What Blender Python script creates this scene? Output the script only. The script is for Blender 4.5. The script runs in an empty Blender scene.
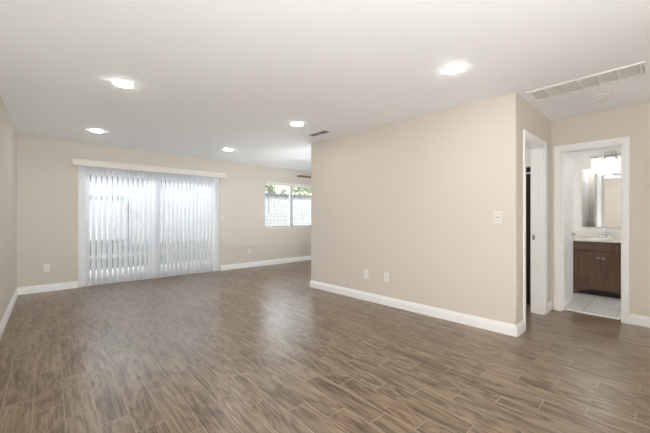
import bpy, bmesh, math, random
from mathutils import Vector, Matrix
C = bpy.context.scene.collection
S = bpy.context.scene
random.seed(7)
R = math.radians

# ------------------------------------------------------------------ camera, world, sun, exposure
cam = bpy.data.cameras.new('camera')
cam.sensor_width = 36.0
cam.lens = 36.0 * 308.0 / 650.0
cam.shift_y = 0.0008
cam.clip_start = 0.05
cam_o = bpy.data.objects.new('camera', cam)
C.objects.link(cam_o)
cam_o.location = (0, 0, 1.192)
cam_o.rotation_euler = (R(90), 0, R(-41.78))
S.camera = cam_o

world = bpy.data.worlds.new('overcast_sky')
S.world = world
world.use_nodes = True
wn = world.node_tree.nodes
bg = wn['Background']
bg.inputs[0].default_value = (0.90, 0.95, 1.0, 1)
bg.inputs[1].default_value = 1.75

sun = bpy.data.lights.new('sun', 'SUN')
sun.energy = 3.5
sun.angle = R(3)
sun.color = (1, 0.97, 0.92)
sun_o = bpy.data.objects.new('sun', sun)
C.objects.link(sun_o)
sun_o.rotation_euler = (R(28), R(12), R(-20))

# added fill light behind the camera, aimed up to brighten the ceiling
fill = bpy.data.lights.new('added_ceiling_fill', 'AREA')
fill.shape = 'DISK'; fill.size = 0.5
fill.energy = 21.5
fill.color = (0.97, 0.985, 1.0)
fill_o = bpy.data.objects.new('added_ceiling_fill', fill)
C.objects.link(fill_o)
fill_o.location = (0.05, -1.4, 0.35)
fill_o.rotation_euler = (R(180 - 44), 0, R(14))

# second added fill light, unseen behind the partition, aimed up at the ceiling
fill2 = bpy.data.lights.new('added_dining_fill', 'AREA')
fill2.shape = 'DISK'; fill2.size = 0.9
fill2.energy = 4.0
fill2.color = (0.95, 0.98, 1.0)
fill2_o = bpy.data.objects.new('added_dining_fill', fill2)
C.objects.link(fill2_o)
fill2_o.location = (3.9, 3.0, 0.4)
fill2_o.rotation_euler = (R(180 - 24), 0, R(14))

# third added fill light, low in the dining end, lifting the far ceiling
fill3 = bpy.data.lights.new('added_far_ceiling_fill', 'AREA')
fill3.shape = 'DISK'; fill3.size = 1.2
fill3.energy = 3.6
fill3.color = (0.95, 0.98, 1.0)
fill3_o = bpy.data.objects.new('added_far_ceiling_fill', fill3)
C.objects.link(fill3_o)
fill3_o.location = (4.2, 4.6, 0.35)
fill3_o.rotation_euler = (R(180), 0, 0)

LAMP = 11.0
BATH = 0.11
S.view_settings.view_transform = 'Standard'
S.view_settings.look = 'None'
S.view_settings.gamma = 1.0
S.view_settings.exposure = 2.66
S.view_settings.use_curve_mapping = False
S.cycles.max_bounces = 14
S.cycles.diffuse_bounces = 8
S.cycles.glossy_bounces = 6
S.cycles.transparent_max_bounces = 16


# ------------------------------------------------------------------ materials
def mat(name, col, rough=0.5, metal=0.0, spec=0.5, emit=0.0, ecol=None, bump=0.0, bscale=200.0, vary=0.0, coat=0.0):
    m = bpy.data.materials.new(name)
    m.use_nodes = True
    nt = m.node_tree
    b = nt.nodes['Principled BSDF']
    b.inputs['Base Color'].default_value = (*col, 1)
    b.inputs['Roughness'].default_value = rough
    b.inputs['Metallic'].default_value = metal
    b.inputs['Specular IOR Level'].default_value = spec
    b.inputs['Coat Weight'].default_value = coat
    if emit:
        b.inputs['Emission Color'].default_value = (*(ecol or col), 1)
        b.inputs['Emission Strength'].default_value = emit
    if bump or vary:
        tc = nt.nodes.new('ShaderNodeTexCoord')
        n = nt.nodes.new('ShaderNodeTexNoise')
        n.inputs['Scale'].default_value = bscale
        n.inputs['Detail'].default_value = 3
        nt.links.new(tc.outputs['Object'], n.inputs['Vector'])
        if bump:
            bp = nt.nodes.new('ShaderNodeBump')
            bp.inputs['Strength'].default_value = bump
            bp.inputs['Distance'].default_value = 0.002
            nt.links.new(n.outputs['Fac'], bp.inputs['Height'])
            nt.links.new(bp.outputs['Normal'], b.inputs['Normal'])
        if vary:
            r = nt.nodes.new('ShaderNodeValToRGB')
            r.color_ramp.elements[0].position = 0.3
            r.color_ramp.elements[1].position = 0.7
            r.color_ramp.elements[0].color = (*[c * (1 - vary) for c in col], 1)
            r.color_ramp.elements[1].color = (*[min(1, c * (1 + vary)) for c in col], 1)
            nt.links.new(n.outputs['Fac'], r.inputs['Fac'])
            nt.links.new(r.outputs['Color'], b.inputs['Base Color'])
    return m


class NT:
    """small helper to write node maths"""
    def __init__(s, m):
        s.nt = m.node_tree
    def _in(s, sock, v):
        if isinstance(v, (int, float)):
            sock.default_value = v
        elif isinstance(v, tuple):
            sock.default_value = v
        else:
            s.nt.links.new(v, sock)
    def m(s, op, a, b=0.0, c=0.0):
        n = s.nt.nodes.new('ShaderNodeMath'); n.operation = op
        s._in(n.inputs[0], a); s._in(n.inputs[1], b); s._in(n.inputs[2], c)
        return n.outputs[0]
    def xyz(s, x, y, z=0.0):
        n = s.nt.nodes.new('ShaderNodeCombineXYZ')
        for i, v in enumerate((x, y, z)): s._in(n.inputs[i], v)
        return n.outputs[0]
    def noise(s, vec, scale, detail=3.0, rough=0.5, dist=0.0):
        n = s.nt.nodes.new('ShaderNodeTexNoise')
        s._in(n.inputs['Vector'], vec)
        n.inputs['Scale'].default_value = scale; n.inputs['Detail'].default_value = detail
        n.inputs['Roughness'].default_value = rough; n.inputs['Distortion'].default_value = dist
        return n.outputs['Fac']
    def ramp(s, fac, stops):
        n = s.nt.nodes.new('ShaderNodeValToRGB')
        cr = n.color_ramp
        while len(cr.elements) < len(stops): cr.elements.new(0.5)
        for e, (p, c) in zip(cr.elements, stops):
            e.position = p; e.color = (*c, 1)
        s._in(n.inputs[0], fac)
        return n.outputs[0]
    def mix(s, f, a, b, mode='MIX'):
        n = s.nt.nodes.new('ShaderNodeMix'); n.data_type = 'RGBA'; n.blend_type = mode
        s._in(n.inputs[0], f); s._in(n.inputs[6], a); s._in(n.inputs[7], b)
        return n.outputs[2]
    def step(s, v, lo, hi):
        n = s.nt.nodes.new('ShaderNodeMapRange'); n.interpolation_type = 'SMOOTHSTEP'
        s._in(n.inputs[0], v); n.inputs[1].default_value = lo; n.inputs[2].default_value = hi
        return n.outputs[0]


def plank_material():
    m = mat('wood_look_plank_tile', (0.3, 0.22, 0.16), 0.3, spec=0.75)
    t = NT(m); b = m.node_tree.nodes['Principled BSDF']
    tc = m.node_tree.nodes.new('ShaderNodeTexCoord')
    sp = m.node_tree.nodes.new('ShaderNodeSeparateXYZ')
    m.node_tree.links.new(tc.outputs['Object'], sp.inputs[0])
    x, y = sp.outputs[0], sp.outputs[1]
    W, L = 0.1455, 0.61
    u = t.m('DIVIDE', t.m('SUBTRACT', x, 0.0675), W)
    k = t.m('FLOOR', u); fu = t.m('SUBTRACT', u, k)
    v = t.m('DIVIDE', t.m('ADD', t.m('SUBTRACT', y, 0.34), t.m('MULTIPLY', t.m('SUBTRACT', k, 1.0), L / 3)), L)
    j = t.m('FLOOR', v); fv = t.m('SUBTRACT', v, j)
    wn_ = m.node_tree.nodes.new('ShaderNodeTexWhiteNoise'); wn_.noise_dimensions = '2D'
    m.node_tree.links.new(t.xyz(k, j), wn_.inputs['Vector'])
    sc = m.node_tree.nodes.new('ShaderNodeSeparateColor')
    m.node_tree.links.new(wn_.outputs['Color'], sc.inputs[0])
    r1, r2, r3 = sc.outputs
    du = t.m('MULTIPLY', t.m('MINIMUM', fu, t.m('SUBTRACT', 1.0, fu)), W)
    dv = t.m('MULTIPLY', t.m('MINIMUM', fv, t.m('SUBTRACT', 1.0, fv)), L)
    tile = t.step(t.m('MINIMUM', du, dv), 0.0012, 0.0024)
    # grain: long figure with swirls, offset per plank
    px = t.m('ADD', x, t.m('MULTIPLY', r1, 37.0)); py = t.m('ADD', y, t.m('MULTIPLY', r2, 53.0))
    low = t.noise(t.xyz(t.m('MULTIPLY', px, 8.0), t.m('MULTIPLY', py, 1.5), t.m('MULTIPLY', r3, 9.0)), 1.0, 2.0, 0.5, 0.8)
    rings = t.m('PINGPONG', t.m('MULTIPLY', low, 6.0), 0.5)
    rings = t.m('MULTIPLY', rings, 2.0)
    streak = t.noise(t.xyz(t.m('MULTIPLY', px, 62.0), t.m('MULTIPLY', py, 2.0), r3), 1.0, 5.0, 0.68, 0.5)
    fine = t.noise(t.xyz(t.m('MULTIPLY', px, 150.0), t.m('MULTIPLY', py, 9.0), r3), 1.0, 2.0, 0.6)
    patch = t.noise(t.xyz(t.m('MULTIPLY', px, 11.0), t.m('MULTIPLY', py, 1.7), r1), 1.0, 2.0, 0.5)
    def w_(n_, k_): return t.m('MULTIPLY', t.m('SUBTRACT', n_, 0.5), k_)
    g = 0.5
    for n_, k_ in ((rings, 0.20), (streak, 0.60), (fine, 0.44), (patch, 0.26), (r2, 0.08)):
        g = t.m('ADD', g, w_(n_, k_))
    col = t.ramp(g, [(0.20, (0.050, 0.029, 0.015)), (0.38, (0.118, 0.076, 0.045)), (0.52, (0.215, 0.152, 0.097)), (0.66, (0.300, 0.222, 0.148)), (0.84, (0.410, 0.320, 0.228))])
    col = t.mix(tile, (0.46, 0.385, 0.31, 1), col)
    m.node_tree.links.new(col, b.inputs['Base Color'])
    rg = t.m('ADD', t.m('MULTIPLY', fine, 0.06), 0.26)
    rough = t.m('ADD', t.m('MULTIPLY', tile, t.m('SUBTRACT', rg, 0.8)), 0.8)
    m.node_tree.links.new(rough, b.inputs['Roughness'])
    m.node_tree.links.new(t.m('ADD', t.m('MULTIPLY', tile, 0.80), 0.08), b.inputs['Specular IOR Level'])
    bp = m.node_tree.nodes.new('ShaderNodeBump')
    bp.inputs['Strength'].default_value = 0.2; bp.inputs['Distance'].default_value = 0.002
    h = t.m('ADD', tile, t.m('MULTIPLY', streak, 0.12))
    m.node_tree.links.new(h, bp.inputs['Height'])
    m.node_tree.links.new(bp.outputs['Normal'], b.inputs['Normal'])
    return m


def tile_material():
    m = mat('white_floor_tile', (0.8, 0.8, 0.78), 0.25)
    t = NT(m); b = m.node_tree.nodes['Principled BSDF']
    tc = m.node_tree.nodes.new('ShaderNodeTexCoord')
    sp = m.node_tree.nodes.new('ShaderNodeSeparateXYZ')
    m.node_tree.links.new(tc.outputs['Object'], sp.inputs[0])
    u = t.m('DIVIDE', t.m('SUBTRACT', sp.outputs[1], 0.735), 0.31)
    v = t.m('DIVIDE', t.m('SUBTRACT', sp.outputs[0], 4.96), 0.62)
    fu = t.m('FRACT', u); fv = t.m('FRACT', v)
    d = t.m('MINIMUM', t.m('MULTIPLY', t.m('MINIMUM', fu, t.m('SUBTRACT', 1.0, fu)), 0.31), t.m('MULTIPLY', t.m('MINIMUM', fv, t.m('SUBTRACT', 1.0, fv)), 0.62))
    k = t.step(d, 0.003, 0.0045)
    n = t.noise(tc.outputs['Object'], 4.0, 4.0)
    base = t.ramp(n, [(0.3, (0.72, 0.71, 0.69)), (0.7, (0.84, 0.83, 0.81))])
    m.node_tree.links.new(t.mix(k, (0.42, 0.41, 0.39, 1), base), b.inputs['Base Color'])
    return m


def wood_material(name, a, c, sx, sy, sz, rough=0.45):
    m = mat(name, a, rough)
    t = NT(m); b = m.node_tree.nodes['Principled BSDF']
    tc = m.node_tree.nodes.new('ShaderNodeTexCoord')
    mp = m.node_tree.nodes.new('ShaderNodeMapping')
    mp.inputs['Scale'].default_value = (sx, sy, sz)
    m.node_tree.links.new(tc.outputs['Object'], mp.inputs['Vector'])
    n = t.noise(mp.outputs[0], 1.0, 5.0, 0.6, 0.6)
    m.node_tree.links.new(t.ramp(n, [(0.3, a), (0.7, c)]), b.inputs['Base Color'])
    return m


def translucent_material(name, col, fac):
    m = bpy.data.materials.new(name); m.use_nodes = True
    nt = m.node_tree; nt.nodes.clear()
    out = nt.nodes.new('ShaderNodeOutputMaterial')
    d = nt.nodes.new('ShaderNodeBsdfDiffuse'); d.inputs[0].default_value = (*col, 1)
    tr = nt.nodes.new('ShaderNodeBsdfTranslucent'); tr.inputs[0].default_value = (*col, 1)
    mx = nt.nodes.new('ShaderNodeMixShader'); mx.inputs[0].default_value = fac
    nt.links.new(d.outputs[0], mx.inputs[1]); nt.links.new(tr.outputs[0], mx.inputs[2])
    nt.links.new(mx.outputs[0], out.inputs[0])
    return m


def glass_material():
    m = bpy.data.materials.new('window_glass'); m.use_nodes = True
    nt = m.node_tree; nt.nodes.clear()
    out = nt.nodes.new('ShaderNodeOutputMaterial')
    tr = nt.nodes.new('ShaderNodeBsdfTransparent'); tr.inputs[0].default_value = (0.93, 0.95, 0.95, 1)
    gl = nt.nodes.new('ShaderNodeBsdfGlossy'); gl.inputs['Roughness'].default_value = 0.02
    fr = nt.nodes.new('ShaderNodeFresnel'); fr.inputs[0].default_value = 1.45
    mx = nt.nodes.new('ShaderNodeMixShader')
    nt.links.new(fr.outputs[0], mx.inputs[0]); nt.links.new(tr.outputs[0], mx.inputs[1]); nt.links.new(gl.outputs[0], mx.inputs[2])
    nt.links.new(mx.outputs[0], out.inputs[0])
    return m


M = {}
M['wall'] = mat('beige_wall_paint', (0.690, 0.645, 0.582), 0.75, spec=0.25, bump=0.25, bscale=90)
M['ceiling'] = mat('white_ceiling_paint', (0.905, 0.93, 0.945), 0.9, spec=0.15, bump=0.2, bscale=80)
M['trim'] = mat('white_trim_paint', (0.91, 0.915, 0.915), 0.35)
M['bathwall'] = mat('white_bath_paint', (0.89, 0.885, 0.87), 0.6, bump=0.15, bscale=90)
M['floor'] = plank_material()
M['tile'] = tile_material()
M['vinyl'] = mat('white_vinyl', (0.80, 0.81, 0.82), 0.35)
M['valance'] = mat('offwhite_valance', (0.80, 0.78, 0.73), 0.45)
M['vane'] = translucent_material('vane_vinyl', (0.94, 0.945, 0.96), 0.78)
M['slat'] = translucent_material('blind_slat', (0.70, 0.70, 0.695), 0.05)
M['glass'] = glass_material()
M['plastic'] = mat('white_plastic', (0.82, 0.81, 0.77), 0.35)
M['grey_plastic'] = mat('dark_grey_plastic', (0.30, 0.29, 0.28), 0.5)  # one even dark grey for small parts
M['slot'] = mat('slot_black', (0.02, 0.02, 0.02), 0.6)
M['lens'] = mat('lamp_lens', (1, 1, 1), 0.5, emit=LAMP, ecol=(1.0, 0.985, 0.955))
M['shade'] = mat('frosted_glass_shade', (1, 1, 1), 0.4, emit=BATH, ecol=(1.0, 0.98, 0.95))
M['vent'] = mat('vent_enamel', (0.88, 0.875, 0.85), 0.5)
M['vent_inside'] = mat('vent_inside_grey', (0.68, 0.67, 0.64), 0.8)
M['louvre_grey'] = mat('register_louvre_grey', (0.50, 0.49, 0.47), 0.7)
M['vent_dark'] = mat('vent_duct_dark', (0.26, 0.25, 0.24), 0.8)
M['nickel'] = mat('brushed_nickel', (0.40, 0.39, 0.37), 0.32, metal=1.0)
M['chrome'] = mat('chrome', (0.82, 0.83, 0.84), 0.08, metal=1.0)
M['mirror'] = mat('mirror_silver', (0.90, 0.91, 0.91), 0.01, metal=1.0)
M['walnut'] = wood_material('walnut_vanity', (0.090, 0.048, 0.027), (0.185, 0.106, 0.064), 30, 30, 2.4)
M['counter'] = mat('white_cultured_marble', (0.84, 0.81, 0.76), 0.18, vary=0.04, bscale=9)
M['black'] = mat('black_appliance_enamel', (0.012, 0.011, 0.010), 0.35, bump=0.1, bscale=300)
M['fan_blade'] = wood_material('brown_fan_blade', (0.10, 0.055, 0.03), (0.2, 0.12, 0.07), 3, 30, 30)
M['fan_metal'] = mat('bronze_fan_metal', (0.10, 0.07, 0.05), 0.4, metal=0.8)
M['concrete'] = mat('patio_concrete', (0.13, 0.128, 0.124), 0.9, vary=0.08, bscale=3)
M['fence'] = mat('pale_grey_fence_paint', (0.16, 0.16, 0.158), 0.7, vary=0.05, bscale=12)
M['greywood'] = mat('weathered_grey_wood', (0.022, 0.022, 0.022), 0.85, vary=0.2, bscale=15)
M['brownwood'] = mat('weathered_brown_wood', (0.030, 0.027, 0.023), 0.85, vary=0.25, bscale=15)
M['leaf'] = mat('green_leaves', (0.20, 0.23, 0.13), 0.6, vary=0.5, bscale=3)
M['bark'] = mat('tree_bark', (0.12, 0.09, 0.07), 0.9, bump=0.6, bscale=25)


# ------------------------------------------------------------------ mesh helpers
class MB:
    def __init__(s):
        s.bm = bmesh.new()
    def box(s, x0, x1, y0, y1, z0, z1, bev=0.0, mtx=None):
        r = bmesh.ops.create_cube(s.bm, size=1.0)
        vs = r['verts']
        for v in vs:
            v.co = Vector((x0 + (v.co.x + .5) * (x1 - x0), y0 + (v.co.y + .5) * (y1 - y0), z0 + (v.co.z + .5) * (z1 - z0)))
        if bev:
            es = list({e for v in vs for e in v.link_edges})
            rb = bmesh.ops.bevel(s.bm, geom=es, offset=bev, segments=2, affect='EDGES', profile=0.5)
            vs = list({v for f in rb['faces'] for v in f.verts} | {v for v in vs if v.is_valid})
        if mtx is not None:
            bmesh.ops.transform(s.bm, matrix=mtx, verts=[v for v in vs if v.is_valid])
        return s
    def prism(s, pts, axis, a0, a1):
        """pts: 2D outline in the two axes other than `axis` (cyclic order kept), extruded along axis"""
        def P(p, a):
            return {'z': (p[0], p[1], a), 'x': (a, p[0], p[1]), 'y': (p[0], a, p[1])}[axis]
        n = len(pts)
        va = [s.bm.verts.new(P(p, a0)) for p in pts]; vb = [s.bm.verts.new(P(p, a1)) for p in pts]
        s.bm.faces.new(va); s.bm.faces.new(vb[::-1])
        for i in range(n):
            s.bm.faces.new((va[i], va[(i + 1) % n], vb[(i + 1) % n], vb[i]))
        return s
    def lathe(s, prof, center, seg=32, axis='z', cap=True):
        """prof: (radius, height) pairs"""
        cx, cy, cz = center
        rings = []
        for r, h in prof:
            ring = []
            for i in range(seg):
                a = 2 * math.pi * i / seg
                c, q = r * math.cos(a), r * math.sin(a)
                p = {'z': (cx + c, cy + q, cz + h), 'x': (cx + h, cy + c, cz + q), 'y': (cx + c, cy + h, cz + q)}[axis]
                ring.append(s.bm.verts.new(p))
            rings.append(ring)
        for a, b in zip(rings, rings[1:]):
            for i in range(seg):
                s.bm.faces.new((a[i], a[(i + 1) % seg], b[(i + 1) % seg], b[i]))
        if cap:
            s.bm.faces.new(rings[0]); s.bm.faces.new(rings[-1])
        return s
    def tube(s, pts, r, seg=10):
        pts = [Vector(p) for p in pts]
        rings = []
        for i, p in enumerate(pts):
            d = (pts[min(i + 1, len(pts) - 1)] - pts[max(i - 1, 0)]).normalized()
            up = Vector((0, 0, 1)) if abs(d.z) < 0.9 else Vector((1, 0, 0))
            a = d.cross(up).normalized(); b = d.cross(a).normalized()
            rr = r[i] if isinstance(r, (list, tuple)) else r
            rings.append([s.bm.verts.new(p + a * rr * math.cos(2 * math.pi * k / seg) + b * rr * math.sin(2 * math.pi * k / seg)) for k in range(seg)])
        for a, b in zip(rings, rings[1:]):
            for k in range(seg):
                s.bm.faces.new((a[k], a[(k + 1) % seg], b[(k + 1) % seg], b[k]))
        s.bm.faces.new(rings[0]); s.bm.faces.new(rings[-1])
        return s
    def build(s, name, m, parent=None, smooth=False, loc=None):
        bmesh.ops.remove_doubles(s.bm, verts=s.bm.verts, dist=1e-6)
        bmesh.ops.recalc_face_normals(s.bm, faces=s.bm.faces)
        me = bpy.data.meshes.new(name)
        if loc is not None:
            bmesh.ops.translate(s.bm, verts=s.bm.verts, vec=-Vector(loc))
        s.bm.to_mesh(me); s.bm.free()
        if smooth:
            for p in me.polygons: p.use_smooth = True
            me.set_sharp_from_angle(angle=R(40))
        me.materials.append(m)
        o = bpy.data.objects.new(name, me)
        C.objects.link(o)
        if loc is not None:
            o.location = loc
        if parent is not None:
            o.parent = parent
            o.matrix_parent_inverse = Matrix.Translation(parent.location).inverted() if loc is None and not parent.get('local') else Matrix()
        return o


def tag(o, label=None, cat=None, group=None, kind=None):
    if label: o['label'] = label
    if cat: o['category'] = cat
    if group: o['group'] = group
    if kind: o['kind'] = kind
    return o


def thing(name, loc, label, cat, group=None, rz=0.0, local=False, kind=None):
    """Empty at the base of a thing; local=True: its parts are modelled around its own origin"""
    o = bpy.data.objects.new(name, None)
    o.empty_display_size = 0.1
    C.objects.link(o)
    o.location = loc
    o.rotation_euler = (0, 0, rz)
    if local: o['local'] = 1
    return tag(o, label, cat, group, kind)


def copy_thing(src, loc, rz=None, label=None, group=None):
    c = src.copy(); C.objects.link(c); c.location = loc
    if rz is not None: c.rotation_euler = (0, 0, rz)
    if label: c['label'] = label
    if group: c['group'] = group
    def rec(a, b):
        for ch in list(a.children):
            d = ch.copy(); C.objects.link(d); d.parent = b
            rec(ch, d)
    rec(src, c)
    return c


def struct(mb, name, m, label=None, cat=None, parent=None, smooth=False):
    o = mb.build(name, m, parent, smooth)
    if parent is None: tag(o, label, cat, None, 'structure')
    return o


# ------------------------------------------------------------------ room shell
H = 2.44
XL, XP, YB, YP, YD, XB = -0.3765, 3.4709, 6.65, 4.0745, 1.0237, 4.83
DXP = -0.1461            # the long partition stands a touch off square
T = 0.13
Y0 = -3.0
XR = 7.0

struct(MB().box(-0.5, XR + .15, Y0 - .12, 6.8, -0.12, 0), 'floor', M['floor'], 'brown wood-look plank tile floor', 'floor')
struct(MB().box(-0.5, XR + .15, Y0 - .12, 6.8, H, H + 0.12), 'ceiling', M['ceiling'], 'flat white ceiling with recessed lights', 'ceiling')
struct(MB().box(XL - .12, XL, Y0, YB, 0, H), 'wall_left', M['wall'], 'beige wall on the left', 'wall')

DX0, DX1, DZ = 0.36, 2.82, 2.06
WX0, WX1, WZ0, WZ1 = 3.957, 5.68, 0.90, 2.08
b = MB()
b.box(XL - .12, DX0, YB, YB + .15, 0, H).box(DX0, DX1, YB, YB + .15, DZ, H).box(DX1, WX0, YB, YB + .15, 0, H)
b.box(WX0, WX1, YB, YB + .15, 0, WZ0).box(WX0, WX1, YB, YB + .15, WZ1, H).box(WX1, XR + .15, YB, YB + .15, 0, H)
struct(b, 'wall_back', M['wall'], 'beige far wall with the patio door and window', 'wall')

# long partition with a rounded outer corner
rc = 0.022
arc = [(XP + rc - rc * math.cos(a), YD + rc - rc * math.sin(a)) for a in [i * math.pi / 2 / 6 for i in range(7)]]
foot = [(XP + DXP, YP)] + arc + [(3.62, YD), (3.62, YD + T), (XP + T, YD + T), (XP + DXP + T, YP)]
struct(MB().prism(foot, 'z', 0, H), 'wall_partition', M['wall'], 'long beige partition wall in the middle of the room', 'wall', smooth=True)

HX0, HX1, HZ = 3.76, 4.50, 2.045
b = MB().box(3.62, HX0, YD, YD + T, 0, H).box(HX0, HX1, YD, YD + T, HZ, H).box(HX1, XB, YD, YD + T, 0, H)
struct(b, 'wall_hall', M['wall'], 'short beige wall with the dark side doorway', 'wall')

BY0, BY1, BZ = 0.364, 0.928, 2.03
b = MB().box(XB, XB + .13, BY1, YD + T, 0, H).box(XB, XB + .13, BY0, BY1, BZ, H).box(XB, XB + .13, Y0, BY0, 0, H)
struct(b, 'wall_right', M['wall'], 'beige wall with the bathroom doorway', 'wall')

BX0, BX1, BYR = XB + .13, 6.63, -1.0
struct(MB().box(BX1, BX1 + .12, BYR, 1.22, 0, H), 'wall_bath_back', M['bathwall'], 'white bathroom wall behind the mirror', 'wall')
BYL = 1.10
struct(MB().box(BX0, BX1, BYL, BYL + .12, 0, H), 'wall_bath_left', M['bathwall'], 'white bathroom wall behind the open door', 'wall')
struct(MB().box(BX0, BX1 + .12, BYR - .12, BYR, 0, H), 'wall_bath_right', M['bathwall'], 'white bathroom wall at the far side', 'wall')
struct(MB().box(BX0 - .0, BX0 + .01, BYR, BY0 - .06, 0, H).box(BX0, BX0 + .01, BY0 - .06, BY1 + .06, BZ + .06, H), 'wall_bath_front', M['bathwall'], 'white inner face of the bathroom doorway wall', 'wall')
struct(MB().box(BX0 + .01, BX1, BYR, 1.10, 0, 0.006), 'floor_bath', M['tile'], 'white tile floor of the bathroom', 'floor')

# kitchen side wall, with a wide window that lights the dining end
b = MB().box(XR, XR + .15, YD + T, 2.2, 0, H).box(XR, XR + .15, 2.2, 3.6, 0, 0.9).box(XR, XR + .15, 2.2, 3.6, 2.15, H).box(XR, XR + .15, 3.6, YB, 0, H)
struct(b, 'wall_kitchen', M['wall'], 'beige kitchen wall', 'wall')
w2 = thing('window_2', (XR + .1, 2.2, .9), 'white framed kitchen side window', 'window', kind='structure')
wf = MB()
for ya, yb in ((2.2, 2.25), (2.875, 2.925), (3.55, 3.6)):
    wf.box(XR + .08, XR + .13, ya, yb, .9, 2.15)
for za, zb in ((.9, .95), (2.10, 2.15)):
    wf.box(XR + .08, XR + .13, 2.25, 2.875, za, zb).box(XR + .08, XR + .13, 2.925, 3.55, za, zb)
wf.build('window_frame', M['vinyl'], w2)
for ya, yb in ((2.25, 2.875), (2.925, 3.55)):
    MB().box(XR + .10, XR + .106, ya, yb, .95, 2.10).build('glass_pane', M['glass'], w2)


b = MB().box(XL - .12, XB + .13, Y0 - .12, Y0, 0, H)
struct(b, 'wall_front', M['wall'], 'beige wall behind the camera', 'wall')


# ------------------------------------------------------------------ baseboards
def base_profile(t=0.016, h=0.115):
    return [(0, 0), (t, 0), (t, h * .68), (t * .72, h * .74), (t * .72, h * .84), (t * .4, h * .93), (t * .3, h), (0, h)]

def baseboard(name, p0, p1, n, label, mitre=(0, 0)):
    """p0->p1 along the wall foot, n = the way it faces; mitre lengthens the outer edge at either end"""
    b = MB(); bm = b.bm
    p0, p1, n = Vector((*p0, 0)), Vector((*p1, 0)), Vector((*n, 0)).normalized()
    d = (p1 - p0).normalized()
    A, B = [], []
    for t, z in base_profile():
        A.append(bm.verts.new(p0 + n * t - d * t * mitre[0] + Vector((0, 0, z))))
        B.append(bm.verts.new(p1 + n * t + d * t * mitre[1] + Vector((0, 0, z))))
    k = len(A)
    bm.faces.new(A); bm.faces.new(B)
    for i in range(k):
        bm.faces.new((A[i], A[(i + 1) % k], B[(i + 1) % k], B[i]))
    return struct(b, name, M['trim'], label, 'baseboard')

e = 0.0005
baseboard('baseboard_left', (XL + e, Y0), (XL + e, YB), (1, 0), 'white baseboard of the left wall', (0, -1))
baseboard('baseboard_back_left', (XL, YB - e), (DX0 - .005, YB - e), (0, -1), 'white baseboard between the left wall and the patio door', (-1, 0))
baseboard('baseboard_back_right', (DX1 + .005, YB - e), (XR, YB - e), (0, -1), 'white baseboard between the patio door and the dining window')
pd = Vector((DXP, YP - YD)).normalized(); pn = (-pd.y, pd.x)
baseboard('baseboard_partition', (XP - e, YD), (XP + DXP - e, YP), pn, 'white baseboard along the long partition wall', (1, 1))
baseboard('baseboard_partition_far_end', (XP + DXP, YP + e), (XP + DXP + T, YP + e), (0, 1), 'white baseboard on the far end of the partition wall', (1, 0))
baseboard('baseboard_hall_left', (XP, YD - e), (HX0 - .066, YD - e), (0, -1), 'white baseboard end at the partition corner', (1, 0))
baseboard('baseboard_hall_right', (HX1 + .066, YD - e), (XB, YD - e), (0, -1), 'white baseboard between the two inner doorways', (0, -1))
baseboard('baseboard_right_near', (XB - e, Y0), (XB - e, BY0 - .066), (-1, 0), 'white baseboard right of the bathroom doorway')


# ------------------------------------------------------------------ casings and jambs
def casing_profile(w=0.064, t=0.018):
    return [(0, 0), (0, t * .55), (w * .15, t * .6), (w * .3, t * .85), (w * .62, t), (w * .9, t), (w, t * .8), (w, 0)]

def casing(b, u0, u1, top, plane, flip):
    """picture-frame casing (left leg, head, right leg) in the (u,z) plane; plane(u, d, z) -> xyz"""
    bm = b.bm
    prof = casing_profile()
    loops = []
    for (cu, cz, su, sz) in ((u0, 0, -1, 0), (u0, top, -1, 1), (u1, top, 1, 1), (u1, 0, 1, 0)):
        loops.append([bm.verts.new(plane(cu + su * w, d, cz + sz * w)) for w, d in prof])
    k = len(prof)
    for a, c in zip(loops, loops[1:]):
        for i in range(k):
            bm.faces.new((a[i], a[(i + 1) % k], c[(i + 1) % k], c[i]))
    bm.faces.new(loops[0]); bm.faces.new(loops[-1])
    return b

# side doorway (dark room behind)
d1 = thing('door_2', (HX0, YD, 0), 'white-cased side doorway opening on a dark room', 'doorway', kind='structure')
casing(MB(), HX0, HX1, HZ, lambda u, d, z: (u, YD - d, z), 0).build('casing', M['trim'], d1)
casing(MB(), HX0, HX1, HZ, lambda u, d, z: (u, YD + T + d, z), 0).build('casing', M['trim'], d1)
jb = MB().box(HX0 - .001, HX0 + .016, YD, YD + T, 0, HZ).box(HX1 - .016, HX1 + .001, YD, YD + T, 0, HZ).box(HX0, HX1, YD, YD + T, HZ - .016, HZ + .001)
jb.box(HX1 - .027, HX1 - .016, YD + .045, YD + .08, 0, HZ - .016).box(HX0 + .016, HX0 + .027, YD + .045, YD + .08, 0, HZ - .016)
jb.build('jamb', M['trim'], d1)
MB().box(HX1 - .0185, HX1 - .0155, YD + .09, YD + .118, .91, .97).build('strike_plate', M['nickel'], d1)

# bathroom doorway
d2 = thing('door_3', (XB, BY0, 0), 'white-cased bathroom doorway with its white door swung inwards', 'doorway', kind='structure')
casing(MB(), BY0, BY1, BZ, lambda u, d, z: (XB - d, u, z), 0).build('casing', M['trim'], d2)
casing(MB(), BY0, BY1, BZ, lambda u, d, z: (XB + .141 + d, u, z), 0).build('casing', M['trim'], d2)
TB = .141
jb = MB().box(XB, XB + TB, BY0 - .001, BY0 + .004, 0, BZ).box(XB, XB + TB, BY1 - .014, BY1 + .001, 0, BZ).box(XB, XB + TB, BY0, BY1, BZ - .014, BZ + .001)
jb.box(XB + .05, XB + .085, BY1 - .025, BY1 - .014, 0, BZ - .014)
jb.build('jamb', M['trim'], d2)
MB().box(XB + .10, XB + .145, BY0 + .025, BY1 - .025, 0, .008).build('threshold', M['trim'], d2)
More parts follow.
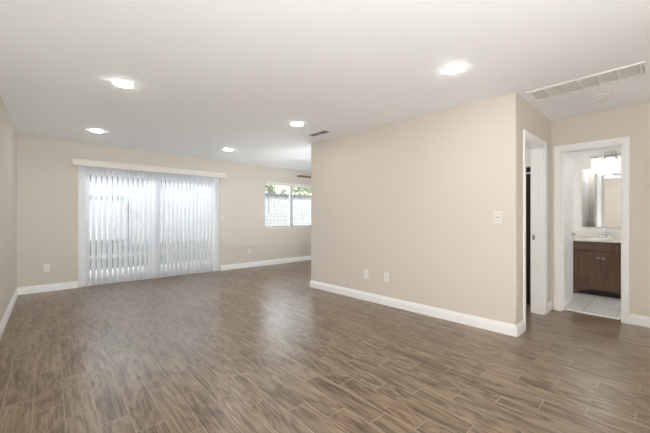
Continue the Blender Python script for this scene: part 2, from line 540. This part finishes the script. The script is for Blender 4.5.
# leaf, opened 90 degrees: stands along +x from the hinge side
LX0, LX1, LY0, LY1 = XB + TB + .026, XB + TB + .026 + .545, BY1 - .014, BY1 + .020
lb = MB().box(LX0, LX1, LY0, LY1, .012, 2.015, 0.002)
leaf = lb.build('door_leaf', M['trim'], d2)
for z in (.32, 1.06, 1.87):
    hb = MB().lathe([(.007, -.05), (.007, .05)], (LX0 - .013, LY0 + .01, z), 12)
    hb.box(LX0 - .012, LX0 + .002, LY0 + .004, LY0 + .03, z - .045, z + .045)
    hb.build('hinge', M['plastic'], leaf, True)
hx = LX1 - .06
for s, y in ((-1, LY0), (1, LY1)):
    h = MB().lathe([(.027, 0), (.027, s * .006), (.022, s * .010)], (hx, y, .95), 20, 'y')
    h.lathe([(.009, s * .008), (.009, s * .034)], (hx, y, .95), 12, 'y')
    h.tube([(hx + .006, y + s * .036, .95), (hx - .03, y + s * .038, .951), (hx - .085, y + s * .036, .949)], [.009, .0085, .007])
    h.build('lever_handle', M['nickel'], leaf, True)


# ------------------------------------------------------------------ patio sliding door
pdoor = thing('door_1', (DX0, YB + .1, 0), 'white framed sliding patio door behind the vertical blinds', 'patio door', kind='structure')
fr = MB()
fy0, fy1 = YB + .03, YB + .14
fr.box(DX0, DX0 + .05, fy0, fy1, 0, DZ).box(DX1 - .05, DX1, fy0, fy1, 0, DZ).box(DX0 + .05, DX1 - .05, fy0, fy1, DZ - .05, DZ).box(DX0 + .05, DX1 - .05, fy0, fy1, 0, .03)
fr.build('door_frame', M['vinyl'], pdoor)
mid = (DX0 + DX1) / 2
for x0, x1, y in ((DX0 + .05, mid + .04, fy0 + .06), (mid - .04, DX1 - .05, fy0 + .02)):
    p = MB()
    s = .075
    p.box(x0, x0 + s, y, y + .035, .03, DZ - .05).box(x1 - s, x1, y, y + .035, .03, DZ - .05).box(x0 + s, x1 - s, y, y + .035, DZ - .05 - s, DZ - .05).box(x0 + s, x1 - s, y, y + .035, .03, .03 + s + .02)
    po = p.build('sliding_panel', M['vinyl'], pdoor)
    MB().box(x0 + s, x1 - s, y + .014, y + .02, .03 + s + .02, DZ - .05 - s).build('glass_pane', M['glass'], po)

# ------------------------------------------------------------------ dining window
w1 = thing('window_1', (WX0, YB + .08, WZ0), 'white framed dining window with a centre mullion', 'window', kind='structure')
f = MB()
y0, y1 = YB + .085, YB + .145
f.box(WX0, WX0 + .05, y0, y1, WZ0, WZ1).box(WX1 - .05, WX1, y0, y1, WZ0, WZ1).box(WX0 + .05, WX1 - .05, y0, y1, WZ1 - .05, WZ1).box(WX0 + .05, WX1 - .05, y0, y1, WZ0, WZ0 + .06)
f.box(4.785, 4.865, y0, y1, WZ0 + .06, WZ1 - .05)
f.build('window_frame', M['vinyl'], w1)
MB().box(WX0 + .05, 4.785, y0 + .03, y0 + .036, WZ0 + .06, WZ1 - .05).build('glass_pane', M['glass'], w1)
MB().box(4.865, WX1 - .05, y0 + .03, y0 + .036, WZ0 + .06, WZ1 - .05).build('glass_pane', M['glass'], w1)
MB().box(WX0, WX1, YB - .012, y0, WZ0, WZ0 + .022, .003).build('window_sill', M['trim'], w1)


# ------------------------------------------------------------------ vertical blinds
vb = thing('vertical_blinds', ((DX0 + DX1) / 2, YB - .06, 0), 'white vertical blinds hanging half open across the patio door', 'blinds')
v = MB()
v.box(.275, 2.89, YB - .115, YB - .104, 2.055, 2.16, .003).box(.275, .286, YB - .104, YB - .001, 2.055, 2.16).box(2.879, 2.89, YB - .104, YB - .001, 2.055, 2.16).box(.286, 2.879, YB - .104, YB - .001, 2.15, 2.16)
v.build('valance', M['valance'], vb)
PITCH, X0V, NV = 0.0785, 0.478, 28
vy = YB - .062
hr = MB().box(.40, 2.80, vy - .02, vy + .02, 2.062, 2.10)
hr.build('headrail', M['vinyl'], vb)

def vane_mesh():
    b = MB(); bm = b.bm
    w, t, z0, z1 = .0445, .0008, .022, 2.042
    n = 6
    F, K = [], []
    for i in range(n + 1):
        u = -1 + 2 * i / n
        bow = .008 * (1 - u * u)
        F.append((u * w, bow)); K.append((u * w, bow + t))
    out = F + K[::-1]
    b.prism(out, 'z', z0, z1)
    return b
vane0 = vane_mesh().build('vane', M['vane'], vb, True, loc=(0, 0, 0))
clip0 = MB().box(-.006, .006, -.003, .004, 2.03, 2.066).build('vane_clip', M['vinyl'], vane0, loc=(0, 0, 0))
for i in range(NV):
    x = X0V + PITCH * i
    if i == 0:
        o = vane0
    else:
        o = vane0.copy(); C.objects.link(o)
        c = clip0.copy(); C.objects.link(c); c.parent = o
    f_ = i / (NV - 1)
    a = -50.5 - 13 * f_ + random.uniform(-2.5, 2.5)
    if i in (12, 13): a += 14
    o.parent = vb; o.matrix_parent_inverse = Matrix()
    o.location = (x - vb.location.x, vy - vb.location.y, 0)
    o.rotation_euler = (0, 0, R(a))

# ------------------------------------------------------------------ window blinds
wb = thing('window_blinds', (4.82, YB + .03, WZ0), 'white horizontal slat blinds in the dining window', 'blinds')
MB().box(WX0 + .004, WX1 - .004, YB - .008, YB + .062, WZ1 - .085, WZ1 - .002, .003).build('headrail', M['plastic'], wb)
sl = MB()
nsl = 24
zt, zb = WZ1 - .105, WZ0 + .07
for i in range(nsl):
    z = zt + (zb - zt) * i / (nsl - 1)
    sl.prism([(YB + .006, z - .004), (YB + .031, z), (YB + .056, z - .0005), (YB + .056, z + .0015), (YB + .031, z + .003), (YB + .006, z - .001)], 'x', WX0 + .012, WX1 - .012)
sl.build('slats', M['slat'], wb)
MB().box(WX0 + .012, WX1 - .012, YB + .006, YB + .056, WZ0 + .026, WZ0 + .044, .003).build('bottom_rail', M['plastic'], wb)
for x in (WX0 + .13, 4.5, 5.15, WX1 - .13):
    MB().box(x - .0015, x + .0015, YB + .004, YB + .006, WZ0 + .04, WZ1 - .06).box(x - .0015, x + .0015, YB + .056, YB + .058, WZ0 + .04, WZ1 - .06).build('ladder_cord', M['plastic'], wb)
MB().tube([(WX0 + .10, YB - .014, WZ1 - .08), (WX0 + .10, YB - .012, 1.30)], .006, 8).build('tilt_wand', M['grey_plastic'], wb, True)


# ------------------------------------------------------------------ recessed ceiling lights
cl = thing('ceiling_light', (.507, 3.40, H), 'round recessed ceiling light nearest on the left', 'ceiling light', 'recessed ceiling lights', local=True)
MB().lathe([(.092, -.0005), (.092, -.002), (.086, -.0045), (.081, -.005), (.079, -.004), (.079, -.0005)], (0, 0, 0), 48, cap=False).build('trim_ring', M['vinyl'], cl, True)
MB().lathe([(.0785, -.001), (.0785, -.008), (.070, -.012), (.045, -.0135), (.01, -.014)], (0, 0, 0), 48).build('lens', M['lens'], cl, True)
for x, y, lab in ((.505, 5.50, 'round recessed ceiling light over the left side of the patio door'),
                  (2.455, 5.42, 'small round recessed ceiling light between the patio door and the dining window'),
                  (2.465, 3.32, 'round recessed ceiling light beside the small dark vent'),
                  (2.535, 1.21, 'round recessed ceiling light nearest the return air grille'),
                  (.507, 1.20, 'round recessed ceiling light reflected in the bathroom mirror')):
    copy_thing(cl, (x, y, H), label=lab)

for x, y, lab in ((5.35, -.15, 'added unseen ceiling light brightening the bathroom'), (5.35, .99, 'added unseen ceiling light just inside the bathroom door')):  # unseen lamps added to brighten the bathroom
    copy_thing(cl, (x, y, H), label=lab)
for x, lab in ((.507, 'added unseen ceiling light behind the camera on the left'), (2.535, 'added unseen ceiling light behind the camera on the right')):  # unseen lamps added to continue the grid and light the near end
    copy_thing(cl, (x, -1.0, H), label=lab)

# ------------------------------------------------------------------ ceiling registers and detector
av = thing('air_vent', (2.985, 3.48, H), 'small dark louvred air vent on the ceiling at the partition end', 'air vent', local=True, rz=R(2.5))
g = MB()
hw, hl = .075, .20
g.box(-hw, -hw + .022, -hl, hl, -.008, -.0005).box(hw - .022, hw, -hl, hl, -.008, -.0005).box(-hw + .022, hw - .022, -hl, -hl + .022, -.008, -.0005).box(-hw + .022, hw - .022, hl - .022, hl, -.008, -.0005)
g.box(-hw + .022, hw - .022, -.006, .006, -.008, -.0005)
g.build('frame', M['vent'], av)
MB().box(-hw + .022, hw - .022, -hl + .022, hl - .022, -.002, -.0005).build('duct_opening', M['vent_dark'], av)
g = MB()
for i in range(7):
    x = -hw + .03 + i * .0155
    for ya, yb in ((-hl + .022, -.006), (.006, hl - .022)):
        g.prism([(x, -.007), (x + .002, -.007), (x + .009, -.002), (x + .007, -.002)], 'y', ya, yb)
g.build('louvres', M['louvre_grey'], av)

rg = thing('return_air_grille', (3.70, .55, H), 'long white six-panel return air grille on the ceiling near the hall', 'air grille', local=True)
gx0, gx1, gy0, gy1 = 3.545 - 3.70, 3.868 - 3.70, .130 - .55, .965 - .55
fr = MB()
bw = .024
fr.box(gx0, gx0 + bw, gy0, gy1, -.012, -.0005, .002).box(gx1 - bw, gx1, gy0, gy1, -.012, -.0005, .002).box(gx0 + bw, gx1 - bw, gy0, gy0 + bw * 1.6, -.012, -.0005, .002).box(gx0 + bw, gx1 - bw, gy1 - bw, gy1, -.012, -.0005, .002)
n6 = 6
ya, yb = gy0 + bw * 1.6, gy1 - bw
for i in range(1, n6):
    y = ya + (yb - ya) * i / n6
    fr.box(gx0 + bw, gx1 - bw, y - .008, y + .008, -.011, -.0005)
fr.build('frame', M['vent'], rg)
MB().box(gx0 + bw, gx1 - bw, ya, yb, -.002, -.0006).build('filter_backing', M['vent_inside'], rg)
for i in range(n6):
    p0, p1 = ya + (yb - ya) * i / n6 + .008, ya + (yb - ya) * (i + 1) / n6 - .008
    g = MB()
    ns = 16
    for k in range(ns):
        x = gx0 + bw + .004 + k * (gx1 - gx0 - 2 * bw - .012) / (ns - 1)
        g.prism([(x, -.009), (x + .0015, -.009), (x + .008, -.003), (x + .0065, -.003)], 'y', p0, p1)
    g.build('louvre_panel', M['vent'], rg)
MB().box(gx0 + .06, gx1 - .05, gy0 + .012, gy0 + .017, -.0155, -.0118).build('latch', M['grey_plastic'], rg)

sd = thing('smoke_detector', (4.25, .475, H), 'round white smoke detector on the hall ceiling', 'smoke detector', local=True)
MB().lathe([(.078, -.0005), (.078, -.010), (.074, -.013)], (0, 0, 0), 40).build('mounting_plate', M['plastic'], sd, True)
MB().lathe([(.068, -.012), (.068, -.020)], (0, 0, 0), 40).build('sensor_slots', M['grey_plastic'], sd, True)
MB().lathe([(.072, -.019), (.072, -.028), (.060, -.037), (.02, -.040)], (0, 0, 0), 40).build('cover', M['plastic'], sd, True)


# ------------------------------------------------------------------ outlets and switches (facing local -y)
def plate(b, w=.0365, h=.060):
    return b.box(-w, w, -.0065, -.0003, -h, h, .0025)

ol = thing('wall_outlet', (-.04, YB, .376), 'white wall outlet low on the far wall left of the patio door', 'outlet', 'white wall plates', local=True)
plate(MB()).build('cover_plate', M['plastic'], ol)
for z in (-.02, .02):
    r_ = MB().box(-.0165, .0165, -.0085, -.006, z - .0135, z + .0135, .001).build('socket', M['plastic'], ol)
    MB().box(-.008, -.006, -.009, -.0084, z - .003, z + .006).box(.006, .008, -.009, -.0084, z - .003, z + .006).box(-.002, .002, -.009, -.0084, z - .010, z - .006).build('slot', M['slot'], r_)
pa = math.atan2(-DXP, YP - YD)
def on_partition(y, off=0.0):
    return (XP + DXP * (y - YD) / (YP - YD) - .0003, y)
rzp = R(-90) + pa
copy_thing(ol, (3.532, YB, .386), label='white wall outlet low on the far wall right of the patio door')
copy_thing(ol, (*on_partition(2.897), .372), rzp, 'white wall outlet on the partition wall, farther one of the pair')
bl = thing('blank_wall_plate', (*on_partition(2.554), .377), 'white cable wall plate on the partition wall, nearer one of the pair', 'wall plate', 'white wall plates', rz=rzp, local=True)
plate(MB()).build('cover_plate', M['plastic'], bl)
MB().lathe([(.007, -.006), (.007, -.011), (.004, -.011), (.004, -.016)], (0, 0, 0), 14, 'y').build('cable_jack', M['nickel'], bl, True)

sw = thing('light_switch', (*on_partition(1.187), 1.188), 'white rocker light switch near the partition corner', 'light switch', 'white wall plates', rz=rzp, local=True)
plate(MB()).build('cover_plate', M['plastic'], sw)
MB().prism([(-.0065, -.033), (-.0105, -.033), (-.0065, .0), (-.0085, .033), (-.0065, .033)], 'x', -.0165, .0165).build('rocker', M['plastic'], sw)
MB().box(-.019, .019, -.0068, -.0062, -.036, .036).build('rocker_bezel', M['grey_plastic'], sw)
s2 = copy_thing(sw, (2.86, YB, 1.195), 0.0, 'small white light switch on the far wall at the right edge of the patio door')
s2.scale = (.62, 1, .62)

# ------------------------------------------------------------------ ceiling fan behind the partition
cf = thing('ceiling_fan', (4.66, 5.36, H), 'ceiling fan with brown blades, one tip showing beyond the partition above the window', 'ceiling fan', local=True)
MB().lathe([(.065, -.0005), (.065, -.02), (.03, -.06), (.015, -.065)], (0, 0, 0), 32).build('canopy', M['fan_metal'], cf, True)
MB().lathe([(.012, -.06), (.012, -.25)], (0, 0, 0), 16).build('downrod', M['fan_metal'], cf, True)
MB().lathe([(.03, -.235), (.10, -.26), (.115, -.30), (.115, -.345), (.08, -.385), (.03, -.39)], (0, 0, 0), 36).build('motor_housing', M['fan_metal'], cf, True)
for k in range(3):
    a = math.pi + k * 2 * math.pi / 3
    mt = Matrix.Rotation(a, 4, 'Z') @ Matrix.Translation((0, 0, -.358)) @ Matrix.Rotation(R(9), 4, 'X')
    bl_ = MB()
    pts = [(.20, -.045), (.60, -.065), (.65, -.055), (.67, -.02), (.67, .02), (.65, .055), (.60, .065), (.20, .045)]
    bl_.prism(pts, 'z', -.004, .004)
    bmesh.ops.transform(bl_.bm, matrix=mt, verts=bl_.bm.verts)
    bo = bl_.build('blade', M['fan_blade'], cf)
    br = MB().box(.09, .26, -.018, .018, .004, .010)
    bmesh.ops.transform(br.bm, matrix=mt, verts=br.bm.verts)
    br.build('blade_arm', M['fan_metal'], bo)

# ------------------------------------------------------------------ kitchen corner behind the side doorway
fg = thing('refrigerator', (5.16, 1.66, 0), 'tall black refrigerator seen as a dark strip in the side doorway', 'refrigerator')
MB().box(4.80, 5.52, 1.235, 1.875, .03, 1.862, .006).build('body', M['black'], fg)  # black top of the body stands in for the shadow gap under the cabinet
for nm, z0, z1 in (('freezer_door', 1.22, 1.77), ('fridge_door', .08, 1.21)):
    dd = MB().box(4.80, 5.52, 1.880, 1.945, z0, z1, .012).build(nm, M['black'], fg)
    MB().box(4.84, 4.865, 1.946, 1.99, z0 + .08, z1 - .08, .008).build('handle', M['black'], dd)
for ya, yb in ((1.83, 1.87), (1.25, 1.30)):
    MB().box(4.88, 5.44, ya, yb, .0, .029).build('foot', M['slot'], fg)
MB().box(4.796, 5.52, 1.2345, 1.879, 1.772, 1.792).build('glint_strip', M['plastic'], fg)['label'] = 'pale strip put in for the glint on the top edge'  # pale band put in for light glinting on the fridge's top edge
kc = thing('wall_cabinet', (5.16, 1.5, 1.87), 'white wall cabinet above the black refrigerator', 'cabinet')
MB().box(4.80, 5.52, 1.225, 1.76, 1.87, 2.435).build('body', M['trim'], kc)
for x0, x1 in ((4.802, 5.158), (5.162, 5.518)):
    dd = MB().box(x0, x1, 1.761, 1.78, 1.875, 2.43, .003).build('door', M['trim'], kc)
    MB().lathe([(.006, 0), (.006, .012), (.014, .018), (.012, .026)], ((x1 - .03) if x0 < 4.9 else (x0 + .03), 1.78, 1.92), 16, 'y').build('knob', M['nickel'], dd, True)

# ------------------------------------------------------------------ bathroom vanity
VX, VB, VY0, VY1, VZ = 6.11, 6.628, .345, 1.005, .82
vc = thing('vanity_cabinet', ((VX + VB) / 2, .675, .006), 'dark walnut bathroom vanity cabinet with two doors', 'vanity')
z0 = .006
b = MB().box(VX + .02, VB, VY0, VY0 + .018, z0, VZ).box(VX + .02, VB, VY1 - .018, VY1, z0, VZ).box(VX + .02, VB, VY0 + .018, VY1 - .018, .09, .105).box(VB - .01, VB, VY0 + .018, VY1 - .018, .105, VZ)
b.build('carcass', M['walnut'], vc)
# face frame with an arched foot
arch = [(VY0, z0), (VY0, VZ), (VY1, VZ), (VY1, z0), (VY1 - .045, z0)]
for i in range(13):
    t_ = i / 12
    yy = VY1 - .055 - (VY1 - VY0 - .11) * t_
    arch.append((yy, .045 + .06 * math.sin(math.pi * t_) ** .8))
arch += [(VY0 + .045, z0)]
MB().prism(arch, 'x', VX, VX + .02).build('face_frame', M['walnut'], vc)
MB().box(VX + .07, VX + .08, VY0 + .018, VY1 - .018, z0, .09).build('toe_kick', M['slot'], vc)
MB().box(VX - .016, VX - .001, VY0 + .018, VY1 - .018, .685, .79, .003).build('drawer_front', M['walnut'], vc)
for ya, yb, ky in ((VY0 + .018, .6765, .652), (.6795, VY1 - .018, .710)):
    za, zc, st = .17, .672, .055
    dd = MB().box(VX - .018, VX - .001, ya, ya + st, za, zc, .002).box(VX - .018, VX - .001, yb - st, yb, za, zc, .002)
    dd.box(VX - .018, VX - .001, ya + st, yb - st, za, za + st, .002).box(VX - .018, VX - .001, ya + st, yb - st, zc - st, zc, .002)
    dd.box(VX - .009, VX - .001, ya + st - .002, yb - st + .002, za + st - .002, zc - st + .002)
    do = dd.build('door', M['walnut'], vc)
    kb = MB().lathe([(.006, 0), (.005, -.012), (.014, -.018), (.016, -.024), (.010, -.029)], (VX - .018, ky, .578), 18, 'x')
    for vtx in kb.bm.verts:
        vtx.co.y = ky + (vtx.co.y - ky) * 1.35
    kb.build('knob', M['nickel'], do, True)

ct = thing('sink_countertop', ((VX + VB) / 2, .675, VZ), 'white vanity countertop with moulded sink bowl', 'countertop')
# slab with an oval bowl cut into it
b = MB(); bm = b.bm
cx, cy, ra, rb, nseg = 6.34, .675, .15, .20, 40
x0, x1, yl, yh, zt, zb_ = VX - .028, VB, VY0 - .012, BYL - .002, .866, VZ + .001
def square_pt(a):
    c, s_ = math.cos(a), math.sin(a)
    k = min(((x1 - cx) / c if c > 0 else (x0 - cx) / c) if abs(c) > 1e-6 else 9, ((yh - cy) / s_ if s_ > 0 else (yl - cy) / s_) if abs(s_) > 1e-6 else 9)
    return cx + c * k, cy + s_ * k
rings = []
angs = [2 * math.pi * i / nseg for i in range(nseg)]
corner = [math.atan2(yy - cy, xx - cx) % (2 * math.pi) for xx in (x0, x1) for yy in (yl, yh)]
for ca in corner:
    angs[min(range(nseg), key=lambda i: abs(angs[i] - ca))] = ca
for zz in (zb_, zt):
    rings.append([bm.verts.new((*square_pt(a), zz)) for a in angs])
for k_, dz in ((1.0, 0), (.97, -.006), (.9, -.05), (.7, -.095), (.3, -.115), (.08, -.118)):
    rings.append([bm.verts.new((cx + ra * k_ * math.cos(a), cy + rb * k_ * math.sin(a), zt + dz)) for a in angs])
for r0, r1 in zip(rings, rings[1:]):
    for i in range(nseg):
        bm.faces.new((r0[i], r0[(i + 1) % nseg], r1[(i + 1) % nseg], r1[i]))
bm.faces.new(rings[-1])
b.build('counter', M['counter'], ct, True)
MB().box(VB - .018, VB, yl, yh, zt, zt + .085, .003).build('backsplash', M['counter'], ct)

fc = thing('faucet', (6.555, .685, .866), 'chrome two-handle faucet on the vanity countertop', 'faucet')
fx, fy, fz = 6.555, .685, .8662
MB().box(fx - .025, fx + .025, fy - .08, fy + .08, fz, fz + .016, .006).build('base_plate', M['chrome'], fc)
MB().tube([(fx, fy, fz + .012), (fx, fy, fz + .08), (fx - .015, fy, fz + .125), (fx - .055, fy, fz + .135), (fx - .10, fy, fz + .115), (fx - .115, fy, fz + .09)], [.016, .014, .013, .012, .011, .011], 14).build('spout', M['chrome'], fc, True)
for s in (-1, 1):
    h = MB().lathe([(.018, .014), (.016, .04), (.020, .05), (.014, .06)], (fx, fy + s * .055, fz), 18)
    h.tube([(fx, fy + s * .055, fz + .055), (fx - .01, fy + s * .085, fz + .066), (fx - .015, fy + s * .105, fz + .07)], [.007, .006, .005], 10)
    h.build('handle', M['chrome'], fc, True)

mr = thing('mirror', (BX1, .68, 1.03), 'frameless rectangular mirror above the bathroom vanity', 'mirror')
MB().box(BX1 - .008, BX1 - .001, .385, .977, 1.03, 1.98).build('backing', M['grey_plastic'], mr)
MB().box(BX1 - .0125, BX1 - .0085, .383, .979, 1.028, 1.982, .001).build('mirror_glass', M['mirror'], mr)

vl = thing('vanity_light', (BX1, .622, 2.10), 'three-shade glowing vanity light above the bathroom mirror', 'wall light')
MB().box(BX1 - .022, BX1 - .001, .547, .697, 2.115, 2.225, .004).build('back_plate', M['nickel'], vl)
MB().box(BX1 - .075, BX1 - .055, .365, .875, 2.165, 2.183, .003).box(BX1 - .056, BX1 - .021, .60, .644, 2.160, 2.188).build('bar', M['nickel'], vl)
for y in (.792, .622, .452):
    shd = MB().lathe([(.050, 2.13), (.055, 2.12), (.055, 1.985), (.050, 1.975)], (BX1 - .065, y, 0), 28).build('glass_shade', M['shade'], vl, True)
    MB().lathe([(.030, 2.131), (.030, 2.15), (.012, 2.155), (.012, 2.168)], (BX1 - .065, y, 0), 20).build('socket_cap', M['nickel'], shd, True)


# ------------------------------------------------------------------ outside: patio, fence, planter, trees
struct(MB().box(-6, 12, 6.8, 14, -.20, -.03), 'patio', M['concrete'], 'pale concrete patio outside the glass', 'patio')

M['grey_fence'] = mat('grey_fence_stain', (0.12, 0.121, 0.12), 0.8, vary=0.05, bscale=12)
def fence(xa, xb, h, cap, posts, label, caplabel, fm='fence'):
    fe = thing('fence', ((xa + xb) / 2, 9.2, -.03), label, 'fence')
    b = MB()
    n = int((xb - xa) / .146)
    for i in range(n):
        x = xa + i * .146
        b.box(x, x + .142, 9.2, 9.22, 0, h)
    b.build('board_panel', M[fm], fe)
    MB().box(xa, xa + n * .146, 9.12, 9.26, h + .001, h + cap).build('cap_rail', M['greywood'], fe)['label'] = caplabel
    for x in posts:
        MB().box(x, x + .09, 9.225, 9.315, -.03, h).build('post', M[fm], fe)
fence(-4.0, 4.35, 2.075, .24, (-4, -1.6, .9, 4.2), 'tall pale board fence behind the vertical blinds of the patio door', 'dark grey cap beam')
fence(4.40, 11.5, 1.965, .05, (4.45, 6.5, 9), 'pale board fence behind the slats of the dining window', 'dark grey cap rail', 'grey_fence')

gt = thing('garden_gate', (1.1, 9.1, 0), 'white garden gate with dark rails behind the left half of the vertical blinds', 'gate')
b = MB()
for i in range(8):
    b.box(.70 + i * .092, .70 + i * .092 + .088, 9.145, 9.165, 0, 1.95)
b.build('board_panel', M['fence'], gt)
for z in (.56, 1.63):
    MB().box(.70, 1.43, 9.12, 9.144, z, z + .08).build('rail', M['greywood'], gt)
MB().box(1.44, 1.53, 9.06, 9.15, -.03, 1.55).build('post', M['greywood'], gt)

pl = thing('planter_box', (2.0, 8.9, -.03), 'long low brown timber planter with a pale rail on the patio', 'planter')
b = MB()
b.box(.2, 3.7, 8.82, 8.84, -.03, .235).box(.2, 3.7, 8.82, 8.84, .30, .53).box(.2, .22, 8.84, 9.05, -.03, .53).box(3.68, 3.7, 8.84, 9.05, -.03, .53)
b.build('side_boards', M['brownwood'], pl)
MB().box(.18, 3.72, 8.80, 8.845, .236, .299).build('rail', M['fence'], pl)
b = MB().box(.22, 3.68, 8.84, 9.05, .38, .42).build('soil', M['brownwood'], pl)


def tree(loc, h, cr, seed, label):
    rnd = random.Random(seed)
    t = thing('tree', loc, label, 'tree', 'trees beyond the fence', local=True)
    MB().tube([(0, 0, 0), (.05, .02, h * .4), (-.03, .05, h * .75)], [.14, .11, .07], 10).build('trunk', M['bark'], t, True)
    b = MB(); bm = b.bm
    cl_ = [(rnd.gauss(0, cr * .5), rnd.gauss(0, cr * .4), h * .75 + rnd.gauss(0, cr * .4), cr * rnd.uniform(.3, .55)) for _ in range(9)]
    for _ in range(2600):
        cx_, cy_, cz_, r_ = rnd.choice(cl_)
        d = Vector((rnd.gauss(0, 1), rnd.gauss(0, 1), rnd.gauss(0, 1))).normalized() * r_ * rnd.uniform(.75, 1.05)
        p = Vector((cx_, cy_, cz_)) + d
        s_ = rnd.uniform(.05, .10)
        a = Vector((rnd.gauss(0, 1), rnd.gauss(0, 1), rnd.gauss(0, 1))).normalized()
        c_ = a.cross(Vector((rnd.gauss(0, 1), rnd.gauss(0, 1), rnd.gauss(0, 1)))).normalized()
        bm.faces.new([bm.verts.new(q) for q in (p - a * s_, p - c_ * s_ * .45, p + a * s_, p + c_ * s_ * .45)])
    b.build('foliage', M['leaf'], t)
    return t
tree((8.7, 11.0, -.03), 3.3, .85, 3, 'leafy green tree beyond the fence at the right of the dining window')
tree((8.6, 13.7, -.03), 3.6, .5, 11, 'small green tree beyond the fence at the left of the dining window')
